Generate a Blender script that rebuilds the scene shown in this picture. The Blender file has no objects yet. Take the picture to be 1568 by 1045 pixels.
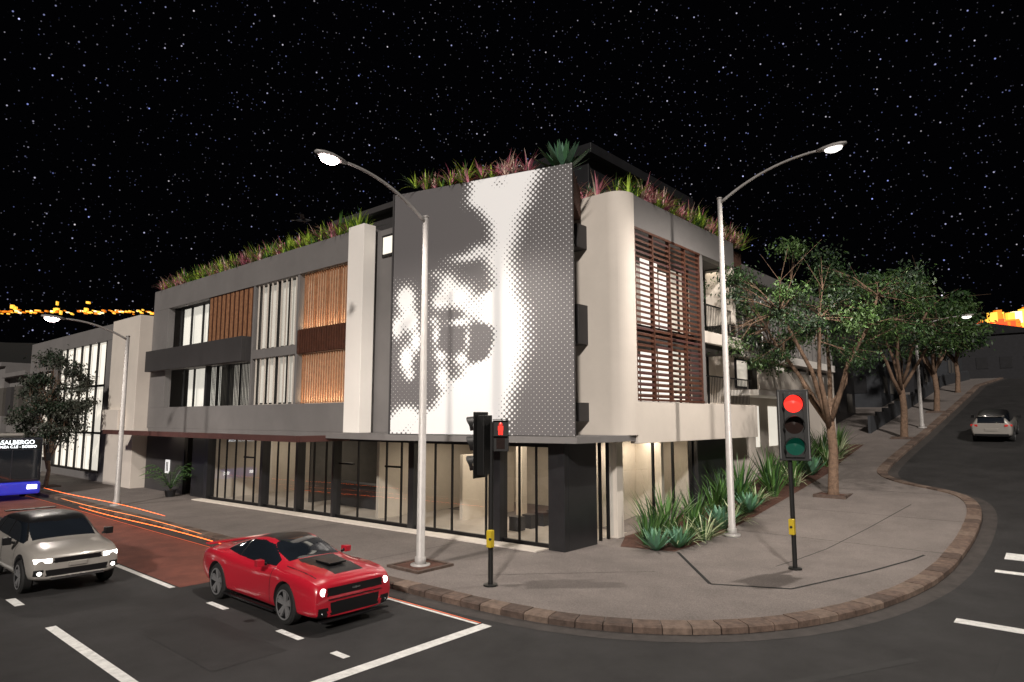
import bpy, bmesh, math, random
from mathutils import Vector, Matrix
random.seed(7)
R=random.random
def U(a,b): return a+(b-a)*R()
scene=bpy.context.scene
scene.view_settings.view_transform='Standard'
scene.view_settings.look='None'
scene.view_settings.exposure=0

# ------------------------------------------------------------ materials
def M(name,col,rough=.6,metal=0,emit=None,es=0,var=.15,scale=3,bump=0,bscale=60,coat=0,speck=0):
    m=bpy.data.materials.new(name); m.use_nodes=True
    nt=m.node_tree; N=nt.nodes; L=nt.links
    p=N['Principled BSDF']
    p.inputs['Roughness'].default_value=rough
    p.inputs['Metallic'].default_value=metal
    p.inputs['Coat Weight'].default_value=coat
    p.inputs['Coat Roughness'].default_value=.05
    c=(col[0],col[1],col[2],1)
    p.inputs['Base Color'].default_value=c
    tc=N.new('ShaderNodeTexCoord')
    if var>0:
        n=N.new('ShaderNodeTexNoise'); n.inputs['Scale'].default_value=scale; n.inputs['Detail'].default_value=6; n.inputs['Roughness'].default_value=.65
        L.new(tc.outputs['Object'],n.inputs['Vector'])
        r=N.new('ShaderNodeMapRange'); r.inputs[1].default_value=.3; r.inputs[2].default_value=.7
        r.inputs[3].default_value=1-var; r.inputs[4].default_value=1+var
        L.new(n.outputs[0],r.inputs[0])
        mx=N.new('ShaderNodeVectorMath'); mx.operation='SCALE'
        mx.inputs[0].default_value=col[:3]; L.new(r.outputs[0],mx.inputs['Scale'])
        out=mx.outputs[0]
        if speck>0:
            n2=N.new('ShaderNodeTexNoise'); n2.inputs['Scale'].default_value=bscale; n2.inputs['Detail'].default_value=3
            L.new(tc.outputs['Object'],n2.inputs['Vector'])
            r2=N.new('ShaderNodeMapRange'); r2.inputs[1].default_value=.35; r2.inputs[2].default_value=.65
            r2.inputs[3].default_value=1-speck; r2.inputs[4].default_value=1+speck
            L.new(n2.outputs[0],r2.inputs[0])
            m2=N.new('ShaderNodeVectorMath'); m2.operation='SCALE'
            L.new(out,m2.inputs[0]); L.new(r2.outputs[0],m2.inputs['Scale']); out=m2.outputs[0]
        L.new(out,p.inputs['Base Color'])
    if bump>0:
        n=N.new('ShaderNodeTexNoise'); n.inputs['Scale'].default_value=bscale; n.inputs['Detail'].default_value=5
        L.new(tc.outputs['Object'],n.inputs['Vector'])
        b=N.new('ShaderNodeBump'); b.inputs['Strength'].default_value=bump; b.inputs['Distance'].default_value=.02
        L.new(n.outputs[0],b.inputs['Height']); L.new(b.outputs[0],p.inputs['Normal'])
    if emit:
        p.inputs['Emission Color'].default_value=(emit[0],emit[1],emit[2],1)
        p.inputs['Emission Strength'].default_value=es
    return m
def glassM(name,tint=(1,1,1),boost=.05,rough=.015):
    m=bpy.data.materials.new(name); m.use_nodes=True
    nt=m.node_tree; N=nt.nodes; L=nt.links
    for n in list(N):
        if n.type!='OUTPUT_MATERIAL': N.remove(n)
    o=[n for n in N if n.type=='OUTPUT_MATERIAL'][0]
    t=N.new('ShaderNodeBsdfTransparent'); t.inputs[0].default_value=(*tint,1)
    g=N.new('ShaderNodeBsdfGlossy'); g.inputs['Roughness'].default_value=rough; g.inputs[0].default_value=(.9,.95,1,1)
    ge=N.new('ShaderNodeNewGeometry')
    d=N.new('ShaderNodeVectorMath'); d.operation='DOT_PRODUCT'; L.new(ge.outputs['Normal'],d.inputs[0]); L.new(ge.outputs['Incoming'],d.inputs[1])
    ab=N.new('ShaderNodeMath'); ab.operation='ABSOLUTE'; L.new(d.outputs['Value'],ab.inputs[0])
    su=N.new('ShaderNodeMath'); su.operation='SUBTRACT'; su.inputs[0].default_value=1; L.new(ab.outputs[0],su.inputs[1])
    pw=N.new('ShaderNodeMath'); pw.operation='POWER'; pw.inputs[1].default_value=5; L.new(su.outputs[0],pw.inputs[0])
    a=N.new('ShaderNodeMath'); a.operation='MULTIPLY_ADD'; a.inputs[1].default_value=.9; a.inputs[2].default_value=boost; L.new(pw.outputs[0],a.inputs[0])
    x=N.new('ShaderNodeMixShader'); L.new(a.outputs[0],x.inputs[0]); L.new(t.outputs[0],x.inputs[1]); L.new(g.outputs[0],x.inputs[2])
    L.new(x.outputs[0],o.inputs[0]); return m

asphalt=M('asphalt',(.022,.021,.0215),.8,var=.45,scale=.9,bump=.5,bscale=90,speck=.45)
buslane=M('red_asphalt',(.17,.052,.035),.8,var=.35,scale=1.2,bump=.4,bscale=90,speck=.3)
paint=M('road_paint',(.75,.75,.73),.6,var=.22,scale=7)
paver=M('pavement_concrete',(.175,.152,.141),.85,var=.18,scale=.8,bump=.3,bscale=45,speck=.28)
dark_line=M('pavement_line_dark',(.012,.012,.012),.9)
kerbs=[M('kerb_stone_a',(.125,.085,.066),.85,var=.4,scale=6,bump=.7,bscale=25),M('kerb_stone_b',(.16,.115,.09),.85,var=.35,scale=6,bump=.7,bscale=25),M('kerb_stone_c',(.085,.058,.046),.85,var=.4,scale=6,bump=.7,bscale=25)]
gutter=M('gutter_concrete',(.05,.043,.04),.8,var=.35,scale=3,bump=.3)
mulch=M('mulch',(.085,.036,.024),.95,var=.5,scale=12,bump=1,bscale=30)
conc=M('grey_render',(.175,.166,.163),.75,var=.10,scale=.6,bump=.1,bscale=60)
concd=M('dark_grey_render',(.045,.042,.043),.7,var=.1,scale=1)
cream=M('cream_render',(.68,.62,.555),.7,var=.06,scale=.6,bump=.08,bscale=50)
white=M('white_render',(.92,.88,.83),.65,var=.03,scale=.8)
slate=M('slate_panel',(.020,.020,.022),.35,var=.2,scale=2)
frame=M('dark_frame',(.010,.010,.011),.35,metal=.3,var=0)
brown=M('awning_brown',(.08,.034,.030),.5,var=.15,scale=2)
timber=M('timber_batten',(.36,.18,.095),.55,var=.3,scale=6)
timberd=M('timber_dark',(.085,.033,.020),.5,var=.4,scale=6)
curtain=M('lit_curtain',(.6,.56,.5),.9,var=.08,scale=2,emit=(1,.91,.76),es=.38)
curtainb=M('bright_curtain',(.7,.67,.6),.9,var=.05,scale=2,emit=(1,.93,.80),es=.72)
dimwall=M('dim_interior',(.08,.073,.065),.9,var=.15)
intwall=M('interior_wall',(.62,.55,.46),.85,var=.05)
intfloor=M('interior_floor',(.42,.37,.32),.4,var=.1)
glass=glassM('window_glass',(.86,.88,.90),.09)
polew=M('pole_galvanised',(.36,.345,.335),.45,metal=.1,var=.08,scale=4)
blackm=M('black_housing',(.010,.010,.010),.45,var=0)
yellow=M('yellow_box',(.55,.40,.02),.5,var=.05)
lampglow=M('lamp_lens_lit',(1,1,1),.3,var=0,emit=(1,.80,.78),es=60)
lampglow2=M('lamp_lens_soft',(1,1,1),.3,var=0,emit=(1,.95,.9),es=2.5)
redlens=M('red_lens_lit',(.8,.02,.01),.3,var=0,emit=(1,.03,.02),es=1.6)
greenlens=M('green_lens_dim',(.008,.06,.042),.2,var=0,emit=(.0,.5,.3),es=.05)
amberlens=M('amber_lens_off',(.02,.01,.008),.2,var=0)
bark=M('bark',(.15,.095,.063),.9,var=.4,scale=8,bump=.8,bscale=20)
leafs=[M('leaf_a',(.024,.060,.016),.55,var=.4,scale=1.5),M('leaf_b',(.048,.095,.022),.55,var=.4,scale=1.5),M('leaf_c',(.009,.024,.008),.6,var=.3,scale=2)]
fl=[M('flax_green',(.075,.175,.038),.45,var=.3,scale=4),M('flax_dark',(.025,.07,.025),.45,var=.3,scale=4),M('flax_pale',(.48,.55,.33),.5,var=.2,scale=4)]
agv=[M('agave_blue',(.12,.26,.17),.5,var=.2,scale=4),M('agave_green',(.085,.21,.10),.5,var=.2,scale=4)]
pinkf=[M('foliage_pink',(.68,.25,.32),.6,var=.3,scale=4),M('foliage_lime',(.45,.64,.08),.6,var=.3,scale=4),M('foliage_pale',(.85,.66,.55),.6,var=.3,scale=4),fl[0],M('foliage_plum',(.40,.10,.17),.6,var=.3,scale=4)]
rubber=M('tyre_rubber',(.013,.013,.013),.8,var=0)
alloy=M('alloy_wheel',(.36,.36,.37),.3,metal=.6,var=0)
blacktrim=M('black_trim',(.008,.008,.009),.35,var=0)
carglass=M('car_glass',(.010,.013,.018),.04,var=0,coat=1)
redpaint=M('red_car_paint',(.46,.012,.028),.3,metal=.0,var=.0,coat=1)
whitepaint=M('silver_white_car_paint',(.33,.31,.285),.3,metal=.1,var=.0,coat=1)
headlamp=M('headlamp_lit',(1,1,1),.2,var=0,emit=(1,.96,.9),es=4)
taillamp=M('taillamp_lit',(.4,.02,.02),.2,var=0,emit=(1,.05,.03),es=.15)
chrome=M('chrome',(.6,.6,.6),.15,metal=1,var=0)

# ------------------------------------------------------------ mesh builder
class B:
    def __init__(s): s.V=[];s.F=[];s.I=[];s.mats=[]
    def mi(s,m):
        if m not in s.mats: s.mats.append(m)
        return s.mats.index(m)
    def add(s,vs,fs,m):
        o=len(s.V); s.V+=[tuple(v) for v in vs]; i=s.mi(m)
        for f in fs: s.F.append([o+k for k in f]); s.I.append(i)
    def box(s,x0,x1,y0,y1,z0,z1,m):
        s.prism([(x0,y0),(x1,y0),(x1,y1),(x0,y1)],z0,z1,m)
    def prism(s,poly,z0,z1,m):
        a=sum(poly[i][0]*poly[(i+1)%len(poly)][1]-poly[(i+1)%len(poly)][0]*poly[i][1] for i in range(len(poly)))
        if a<0: poly=poly[::-1]
        n=len(poly)
        vs=[(p[0],p[1],z0) for p in poly]+[(p[0],p[1],z1) for p in poly]
        fs=[list(range(n))[::-1],list(range(n,2*n))]+[[i,(i+1)%n,n+(i+1)%n,n+i] for i in range(n)]
        s.add(vs,fs,m)
    def seg(s,p,q,th,z0,z1,m,off=0):
        P=Vector(p);Q=Vector(q);d=(Q-P).normalized();nn=Vector((-d.y,d.x))
        P=P+nn*off; Q=Q+nn*off; h=nn*th/2
        s.prism([tuple(P-h),tuple(Q-h),tuple(Q+h),tuple(P+h)],z0,z1,m)
    def tube(s,pts,rad,m,n=8,cap=True):
        pts=[Vector(p) for p in pts]; vs=[];fs=[]
        ref=Vector((0,0,1))
        for i,p in enumerate(pts):
            d=(pts[min(i+1,len(pts)-1)]-pts[max(i-1,0)]).normalized()
            r=ref if abs(d.dot(ref))<.95 else Vector((1,0,0))
            a=d.cross(r).normalized(); b=d.cross(a)
            for k in range(n):
                t=2*math.pi*k/n; vs.append(p+(a*math.cos(t)+b*math.sin(t))*rad[i])
        for i in range(len(pts)-1):
            for k in range(n):
                fs.append([i*n+k,i*n+(k+1)%n,(i+1)*n+(k+1)%n,(i+1)*n+k])
        if cap: fs.append(list(range(n))); fs.append([(len(pts)-1)*n+k for k in range(n)][::-1])
        s.add(vs,fs,m)
    def make(s,name,root=None,smooth=False,bevel=0,world=True):
        me=bpy.data.meshes.new(name); me.from_pydata(s.V,[],s.F)
        for m in s.mats: me.materials.append(m)
        me.polygons.foreach_set('material_index',s.I)
        if smooth: me.polygons.foreach_set('use_smooth',[True]*len(s.F))
        me.update()
        ob=bpy.data.objects.new(name,me); scene.collection.objects.link(ob)
        if len(s.F)<40000:
            bm=bmesh.new(); bm.from_mesh(me)
            bmesh.ops.recalc_face_normals(bm,faces=bm.faces)
            bm.to_mesh(me); bm.free()
        if root is not None:
            ob.parent=root[0]
            if world: ob.matrix_parent_inverse=root[1].inverted()
        if bevel>0:
            b=ob.modifiers.new('bevel','BEVEL'); b.width=bevel; b.segments=2; b.limit_method='ANGLE'; b.angle_limit=math.radians(50)
        return ob
def root(name,loc=(0,0,0),rot=0):
    e=bpy.data.objects.new(name,None); scene.collection.objects.link(e)
    e.location=loc; e.rotation_euler=(0,0,rot); e.empty_display_size=.3
    return (e,Matrix.Translation(Vector(loc))@Matrix.Rotation(rot,4,'Z'))

# ------------------------------------------------------------ terrain
KN=[(-3000,0),(3,0),(5,.06),(8,.32),(12,.75),(16,1.2),(22,1.88),(30,2.85),(45,4.9),(60,7.0),(100,10),(3000,10)]
def h(x):
    for i in range(len(KN)-1):
        if x<=KN[i+1][0]:
            a,b=KN[i],KN[i+1]; return a[1]+(b[1]-a[1])*(x-a[0])/(b[0]-a[0])
    return 10
def sheet(name,polys,off,m):
    bm=bmesh.new()
    for poly in polys:
        bm.faces.new([bm.verts.new((p[0],p[1],0)) for p in poly])
    bmesh.ops.triangulate(bm,faces=bm.faces[:])
    for k in KN[1:-1]:
        bmesh.ops.bisect_plane(bm,geom=bm.verts[:]+bm.edges[:]+bm.faces[:],plane_co=(k[0],0,0),plane_no=(1,0,0))
    for v in bm.verts: v.co.z=h(v.co.x)+off
    bmesh.ops.recalc_face_normals(bm,faces=bm.faces)
    for f in bm.faces:
        if f.normal.z<0: f.normal_flip()
    me=bpy.data.meshes.new(name); bm.to_mesh(me); bm.free(); me.materials.append(m)
    ob=bpy.data.objects.new(name,me); scene.collection.objects.link(ob); return ob
def rect(x0,x1,y0,y1): return [(x0,y0),(x1,y0),(x1,y1),(x0,y1)]
sheet('ground',[rect(-1500,1500,-1500,1500)],0,asphalt)

kp=[(-5.8,120),(-5.8,60),(-5.8,20),(-5.8,5),(-5.8,1),(-5.75,-2.0),(-5.4,-4.4),(-4.1,-6.5),(-1.8,-8.0),(2.0,-8.9),(7.5,-9.2),(12,-9.1),(14.2,-8.5),(15.2,-7.4),(16.2,-5.9),(17.8,-4.9),(20,-4.7),(24,-4.6),(40,-4.6),(110,-4.6)]
for _ in range(3):
    q=[kp[0]]
    for a,b in zip(kp,kp[1:]):
        q+=[(a[0]*.75+b[0]*.25,a[1]*.75+b[1]*.25),(a[0]*.25+b[0]*.75,a[1]*.25+b[1]*.75)]
    kp=q+[kp[-1]]
rs=[Vector(kp[0])]
pts=[Vector(p) for p in kp]
STEP=.55; d=0
cur=pts[0]
for p in pts[1:]:
    while (p-cur).length>=STEP-d:
        dr=(p-cur).normalized(); cur=cur+dr*(STEP-d); rs.append(cur.copy()); d=0
    d+=(p-cur).length; cur=p
def offp(path,o):
    out=[]
    for i,p in enumerate(path):
        d=(path[min(i+1,len(path)-1)]-path[max(i-1,0)]).normalized(); out.append(p+Vector((-d.y,d.x))*o)
    return out
inner=offp(rs,.42); outer=offp(rs,-.42); 
sheet('pavement',[[tuple(p) for p in offp(rs,.2)]+[(110,120)]],.125,paver)
b=B()
for i in range(len(rs)-1):
    g=U(.012,.03)
    a0,a1,c0,c1=rs[i],rs[i+1],inner[i],inner[i+1]
    a0_,a1_=a0.lerp(a1,g),a1.lerp(a0,g); c0_,c1_=c0.lerp(c1,g),c1.lerp(c0,g)
    e0=a0_.lerp(c0_,.12); e1=a1_.lerp(c1_,.12)
    H=.145+U(-.007,.007)
    z0,z1=h(a0.x),h(a1.x)
    vs=[(*a0_,z0-.05),(*a1_,z1-.05),(*a0_,z0+H-.03),(*a1_,z1+H-.03),(*e0,z0+H),(*e1,z1+H),(*c0_,z0+H),(*c1_,z1+H),(*c0_,z0-.05),(*c1_,z1-.05)]
    b.add(vs,[[0,1,3,2],[2,3,5,4],[4,5,7,6],[6,7,9,8],[0,2,4,6,8],[1,3,5,7,9]],random.choice(kerbs))
b.make('stone_kerb')
gp=[]
for i in range(len(rs)-1):
    gp.append([tuple(outer[i]),tuple(outer[i+1]),tuple(rs[i+1]),tuple(rs[i])])
sheet('gutter',gp,.004,gutter)
sheet('bus_lane_road',[rect(-9.0,-6.35,4.6,70)],.004,buslane)
mk=[]
for (y0,y1) in [(4.7,8.4),(2.0,2.8),(-.9,-.1),(-2.3,-1.9)]: mk.append(rect(-9.2,-9.06,y0,y1))
y=10
while y<70: mk.append(rect(-9.2,-9.06,y,y+3)); y+=6
mk+= [rect(-12.0,-11.82,-1.4,3.4),rect(-12.0,-11.82,5.6,6.4),rect(-12,-11.82,9,12),rect(-12,-11.82,15,18)]
mk.append(rect(-12.0,-6.3,-3.0,-2.75))
mk.append(rect(-.15,.22,-22,-9.7))
mk+= [rect(6.6,7.3,-12.6,-10.0),rect(5.2,5.45,-12.6,-9.9)]
mk.append(rect(-6.42,-6.34,-2.7,4.5))
sheet('road_markings',mk,.008,paint)
trail_glow=M('trail_glow_orange',(.55,.12,.05),.6,var=.2,emit=(1,.15,.04),es=.35)  # orange light-trail glow put into the colour and emission of a road line
sheet('trail_glow_line',[rect(-6.32,-6.28,-2.7,70)],.009,trail_glow)
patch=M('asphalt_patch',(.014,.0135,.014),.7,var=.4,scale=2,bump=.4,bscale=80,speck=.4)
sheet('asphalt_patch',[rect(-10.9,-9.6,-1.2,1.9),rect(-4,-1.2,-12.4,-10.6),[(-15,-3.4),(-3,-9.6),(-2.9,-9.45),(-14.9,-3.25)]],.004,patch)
jl=[]
def strip(p,q,w):
    p=Vector(p);q=Vector(q);d=(q-p).normalized();n=Vector((-d.y,d.x))*w/2
    return [tuple(p-n),tuple(q-n),tuple(q+n),tuple(p+n)]
jl+=[strip((2.0,-2.7),(-.9,-5.0),.09),strip((-.9,-5.0),(-.1,-6.6),.10),strip((-.1,-6.6),(5.6,-8.3),.07),strip((-5.4,3.2),(0,3.2),.02),strip((-5.4,9.2),(-.6,9.2),.02),strip((-5.4,15),(-.9,15),.02),strip((-3.9,-.2),(-.6,-3.4),.02),strip((2,-5.5),(12,-6.9),.03),strip((10,-8.8),(10,-2.6),.02),strip((6,-8.8),(6,-2.6),.02),strip((14,-8),(14,-2.6),.02)]  # first three strips: wider dark lines across the pavement; the rest are joints
sheet('pavement_joints_and_lines',jl,.129,dark_line)
sheet('garden_bed',[[(1.6,-1.0),(2.0,-2.6),(5,-2.6),(17,-2.7),(21,-2.4),(26,-2.2),(26,-.3),(9,-.2),(3.2,-.2)]],.135,mulch)
def pit(x,y,s=.75):
    b=B(); z=h(x)
    for (a0,a1,b0,b1) in ((-s,s,-s,-s+.1),(-s,s,s-.1,s),(-s,-s+.1,-s+.1,s-.1),(s-.1,s,-s+.1,s-.1)):
        b.prism([(x+a0,y+b0),(x+a1,y+b0),(x+a1,y+b1),(x+a0,y+b1)],z,z+.19,kerbs[2])
    b.prism([(x-s+.1,y-s+.1),(x+s-.1,y-s+.1),(x+s-.1,y+s-.1),(x-s+.1,y+s-.1)],z+.0,z+.165,mulch)
    b.make('tree_pit')

# ------------------------------------------------------------ main building
G=root('corner_apartment_building',(0,0,0))
walls=B(); slabs=B(); tim=B(); gl=B(); fr=B(); cur=B(); inn=B()
P0=(-.0,.0); P1=(-1.2,20.6)
L0=(Vector(P1)-Vector(P0)).length
def gpt(s): 
    d=(Vector(P1)-Vector(P0))/L0; return Vector(P0)+d*s
def pane(p,q,z0,z1): gl.add([(p[0],p[1],z0),(q[0],q[1],z0),(q[0],q[1],z1),(p[0],p[1],z1)],[[0,1,2,3]],glass)
pane(gpt(.35),P1,.25,3.2)
for s0,w in [(.0,.35),(2.2,.3),(6.1,.28),(10.6,.12),(13.0,.16),(15.6,.2),(20.3,.3)]:
    walls.seg(gpt(s0),gpt(s0+w),.4,.12,3.28,slate)
for s in [.9,1.55,2.9,4.4,5.2,6.9,7.7,9.3,11.3,12.1,13.9,14.7,16.5,17.3,18.1,18.9,19.6]:
    fr.seg(gpt(s),gpt(s+.05),.07,.2,3.22,frame)
fr.seg(gpt(0.36),gpt(L0),.10,.12,.26,frame); fr.seg(gpt(.36),gpt(L0),.11,3.12,3.27,frame)
for s in [9.6,6.9,16.5]: fr.seg(gpt(s),gpt(s+.9),.07,2.2,2.27,frame)
walls.prism([(-.75,.4),(-.2,.4),(-1.42,20.6),(-1.9,20.6)],.1,.17,cream)
walls.box(-.2,.0,-.25,.15,.12,3.28,slate)
walls.box(.003,1.5,-.25,.0,.12,3.28,slate)
pane((1.5,-.05),(8.5,-.05),.2,3.2)
for x in [1.5,1.95,2.4,2.95,5.4,6.9,8.45]: fr.box(x,x+.06,-.1,.0,.14,3.25,frame)
walls.box(2.75,3.15,-.2,.1,.12,3.28,cream)
walls.box(8.55,11.9,-.3,.2,0,3.5,slate)
walls.box(11.9,15.2,-.1,.2,0,3.5,cream)
# interior
inn.prism([(-.1,.1),(15,.1),(15,20.4),(-1.1,20.4)],.05,.15,intfloor)
inn.box(6.5,6.7,.2,20.4,.15,3.25,intwall)
inn.box(.2,6.5,9.0,9.15,.15,3.25,intwall)
inn.box(-1.0,6.5,20.3,20.5,.15,3.25,intwall)
inn.box(8.5,8.6,.1,6,.15,3.25,intwall)
inn.box(3.5,3.8,4.5,4.8,.15,3.25,intwall)
inn.box(2.0,5.0,6.2,6.35,.15,2.6,intwall)
inn.box(1.6,2.2,11,14,.15,1.15,slate)
inn.box(1.2,6.4,15.4,15.5,.15,3.25,dimwall)
inn.box(3.4,8.4,1.3,1.4,.15,3.2,intwall)
for i in range(4): inn.box(1.5+i*.7,1.9+i*.7,3,3.4,.15,.62,slate)
inn.box(4,5.5,10,10.6,.15,.9,timber)
# slabs
slabs.prism([(-1.2,28.3),(-1.2,9.0),(-2.25,9.0),(-2.3,5.5),(-.6,-1.0),(1.0,-1.1),(12.3,-1.1),(14,1),(14,28.3)],3.28,3.47,conc)
slabs.prism([(-1.0,28.2),(-1.0,9.2),(0,9.0),(0,3),(1.9,.7),(1.9,-.6),(10.6,-1.0),(14,1),(14,28.2)],10.35,10.6,concd)
aw=B()
aw.box(-3.3,-.5,9.1,28.4,3.22,3.275,brown); aw.box(-3.42,-3.3,9.05,28.5,3.16,3.38,brown)
aw.box(-3.3,-1.2,9.0,9.1,3.16,3.38,brown)
aw.make('awning',G)
walls.box(-1.2,-1.0,20.6,22.4,.1,3.28,slate); walls.box(-1.2,-1.0,23.4,28.3,.1,3.28,concd)
walls.box(-.6,-.45,22.4,23.4,.1,3.28,slate)
fr.box(-1.26,-1.2,23.2,23.35,.1,2.4,frame)
b=B(); b.box(-1.25,-1.21,25.0,25.5,1.1,1.8,M('number_sign',(.8,.8,.8),.5,emit=(1,1,1),es=.5)); b.box(-1.256,-1.25,25.12,25.22,1.2,1.7,frame); b.box(-1.256,-1.25,25.29,25.38,1.2,1.7,frame); b.make('number_sign',G)
# --- left upper block
X=-1.2
walls.box(X,X+.35,9.1,28.3,10.12,11.3,conc)
walls.box(X,X+.35,9.1,28.3,3.47,4.6,conc)
walls.box(X,X+.35,26.4,28.3,4.6,10.12,conc)
walls.box(X,14,28.3,28.5,3.47,11.3,conc)
walls.box(X-.25,X+.3,8.12,9.1,3.47,11.35,white)
walls.box(X+.3,-.5,8.3,9.1,3.47,11.3,conc)
walls.box(-.7,-.5,3.0,8.3,3.47,11.2,conc)
fr.box(-.76,-.7,6.5,7.9,10.1,10.95,frame); cur.box(-.79,-.76,6.6,7.8,10.2,10.85,curtainb)
for z in (4.4,7.4): cur.box(-.79,-.76,5.6,6.6,z,z+1.9,curtain); fr.box(-.76,-.7,5.5,6.7,z-.1,z+2,frame)
slabs.box(X+.05,6,9.1,28.3,6.75,7.05,conc)
walls.box(X-.45,X-.25,16.9,28.1,6.6,7.75,concd)
walls.box(X-.25,X+.05,16.9,17.1,6.6,7.75,concd); walls.box(X-.25,X+.05,27.9,28.1,6.6,7.75,concd)
slabs.box(X-.25,X+.05,17.1,27.9,6.62,6.74,conc)
# bay timber: slim battens, lit curtain behind
walls.box(X+.02,X+.3,9.1,13,6.7,7.7,timberd)
n=20
for i in range(n):
    y=9.35+i*(3.5/n)
    tim.box(X+.14,X+.20,y,y+.06,7.72,10.1,timber); tim.box(X+.14,X+.20,y,y+.06,4.62,6.68,timber)
    tim.box(X-.05,X+.02,y,y+.06,6.72,7.7,timberd)
    if i%5==0: tim.box(X+.20,X+.26,y,y+.03,7.72,10.1,timberd)
warmc=M('lit_curtain_warm',(.62,.52,.42),.9,var=.1,scale=3,emit=(1,.78,.55),es=.36)
cur.box(X+.50,X+.55,9.2,13,4.62,6.7,warmc); cur.box(X+.50,X+.55,9.2,13,7.72,10.1,warmc)
walls.box(X+.02,X+.4,12.95,13.12,4.6,10.12,conc); walls.box(X+.02,X+.4,16.75,16.9,4.6,10.12,conc)
def pleats(y0,y1,z0,z1,x,m,step=.09):
    vs=[];fs=[];k=0;y=y0
    while y<=y1:
        xx=x+(.05 if k%2 else 0)+U(-.012,.012); vs+=[(xx,y,z0),(xx,y,z1)]; 
        if k: fs.append([2*k-2,2*k,2*k+1,2*k-1])
        k+=1; y+=step
    cur.add(vs,fs,m)
for z0,z1 in ((4.62,6.7),(7.1,10.1)):
    pleats(13.1,16.8,z0,z1,X+.45,curtain)
    pane((X+.25,13.1),(X+.25,16.75),z0,z1)
    for y in (13.12,14.0,14.9,15.8,16.68): fr.box(X+.18,X+.3,y,y+.06,z0,z1,frame)
    fr.box(X+.181,X+.299,13.1,16.75,z0,z0+.06,frame)
for i in range(9):
    y=13.3+i*.4; tim.box(X+.08,X+.14,y,y+.035,4.6,6.7,cream); tim.box(X+.08,X+.14,y,y+.035,7.1,10.1,cream)
slabs.box(X+.01,X+.3,13.1,16.75,6.7,7.1,conc)
for i in range(30):
    y=17.0+i*.15; tim.box(X+.06,X+.18,y,y+.06,7.1,10.1,timberd if i%3==0 else timber)
cur.box(X+.5,X+.55,17,21.4,7.05,10.1,dimwall)
walls.box(X+.05,X+.3,21.4,21.52,4.6,10.12,slate)
cur.box(X+1.8,X+1.85,17,26.3,4.6,6.7,dimwall)
pleats(17.2,20.9,4.65,6.7,X+1.2,curtain); pleats(22.0,26.0,4.65,6.7,X+1.1,curtainb)
pleats(21.6,26.2,7.1,10.1,X+.75,curtainb)
pane((X+.9,17),(X+.9,26.3),4.65,6.7); pane((X+.6,21.5),(X+.6,26.3),7.1,10.1)
for y in (17.1,18.3,19.5,20.7,21.9,23.3,24.7,26.1):
    fr.box(X+.85,X+.95,y,y+.07,4.6,6.7,frame)
    if y>21.5: fr.box(X+.55,X+.65,y,y+.07,7.1,10.1,frame)
for i in range(32):
    y=17.05+i*.14; fr.box(X+.1,X+.13,y,y+.03,4.6,6.6,frame)
# --- right block
Y=-1.2
arc=[(1.8+.6-.6*math.sin(t),Y+.6-.6*math.cos(t)) for t in [i*math.pi/2/14 for i in range(15)]]
rw=B()
rw.prism([(2.5,Y)]+arc+[(1.8,4.0),(2.05,4.0),(2.05,Y+.6),(2.12,Y+.35),(2.5,Y+.35)],3.47,11.4,cream)
rw.make('rounded_wall',G,bevel=0)
walls.box(2.5,10.7,Y+.01,Y+.35,10.3,11.38,conc)
walls.box(2.5,12.3,Y+.01,Y+.3,3.2,4.55,cream)
walls.box(12.3,12.6,Y+.01,3,3.2,4.55,cream)
walls.box(7.4,7.65,Y+.02,Y+.5,4.55,10.3,conc)
walls.box(10.45,10.7,Y+.02,0,7.9,10.3,cream)
for k in range(5):
    x=2.52+k*1.2; fr.box(x,x+.07,Y+.02,Y+.16,4.56,10.3,timberd)
fr.box(2.5,7.4,Y-.01,Y+.02,10.22,10.3,timberd); fr.box(2.5,7.4,Y-.01,Y+.02,4.56,4.64,timberd)
z=4.68
while z<10.2:
    for k in range(4):
        x=2.6+k*1.2
        tilt=.05
        x0,x1=x,x+1.12
        mm=random.choice([timberd,timberd,timberd,brown])
        vs=[(x0,Y+.04,z),(x1,Y+.04,z),(x1,Y+.15,z+tilt),(x0,Y+.15,z+tilt),(x0,Y+.04,z+.075),(x1,Y+.04,z+.075),(x1,Y+.15,z+.075+tilt),(x0,Y+.15,z+.075+tilt)]
        tim.add(vs,[[0,3,2,1],[4,5,6,7],[0,1,5,4],[1,2,6,5],[2,3,7,6],[3,0,4,7]],mm)
    z+=.185
slabs.box(2.1,12,Y+.36,4,6.75,7.15,concd)
cur2=M('window_lit_strong',(.7,.67,.6),.9,var=.05,emit=(1,.94,.85),es=1.15)
for (x0,x1,z0,z1,m) in [(2.3,2.9,7.3,9.9,dimwall),(3.1,4.1,7.3,9.8,cur2),(4.3,4.9,7.3,9.6,curtain),(5.0,6.2,7.3,9.9,cur2),(6.4,7.3,7.3,9.6,cur2),(2.3,3.2,4.6,6.7,dimwall),(3.4,4.7,4.6,6.2,cur2),(4.9,6.0,4.6,6.4,cur2),(6.2,7.3,4.6,6.7,cur2)]:
    cur.box(x0,x1,.0,.05,z0,z1,m)
cur.box(2.1,7.6,.3,.35,4.6,10.3,dimwall)
walls.box(7.65,12.3,Y+.05,Y+.25,6.9,7.35,cream)
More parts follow.
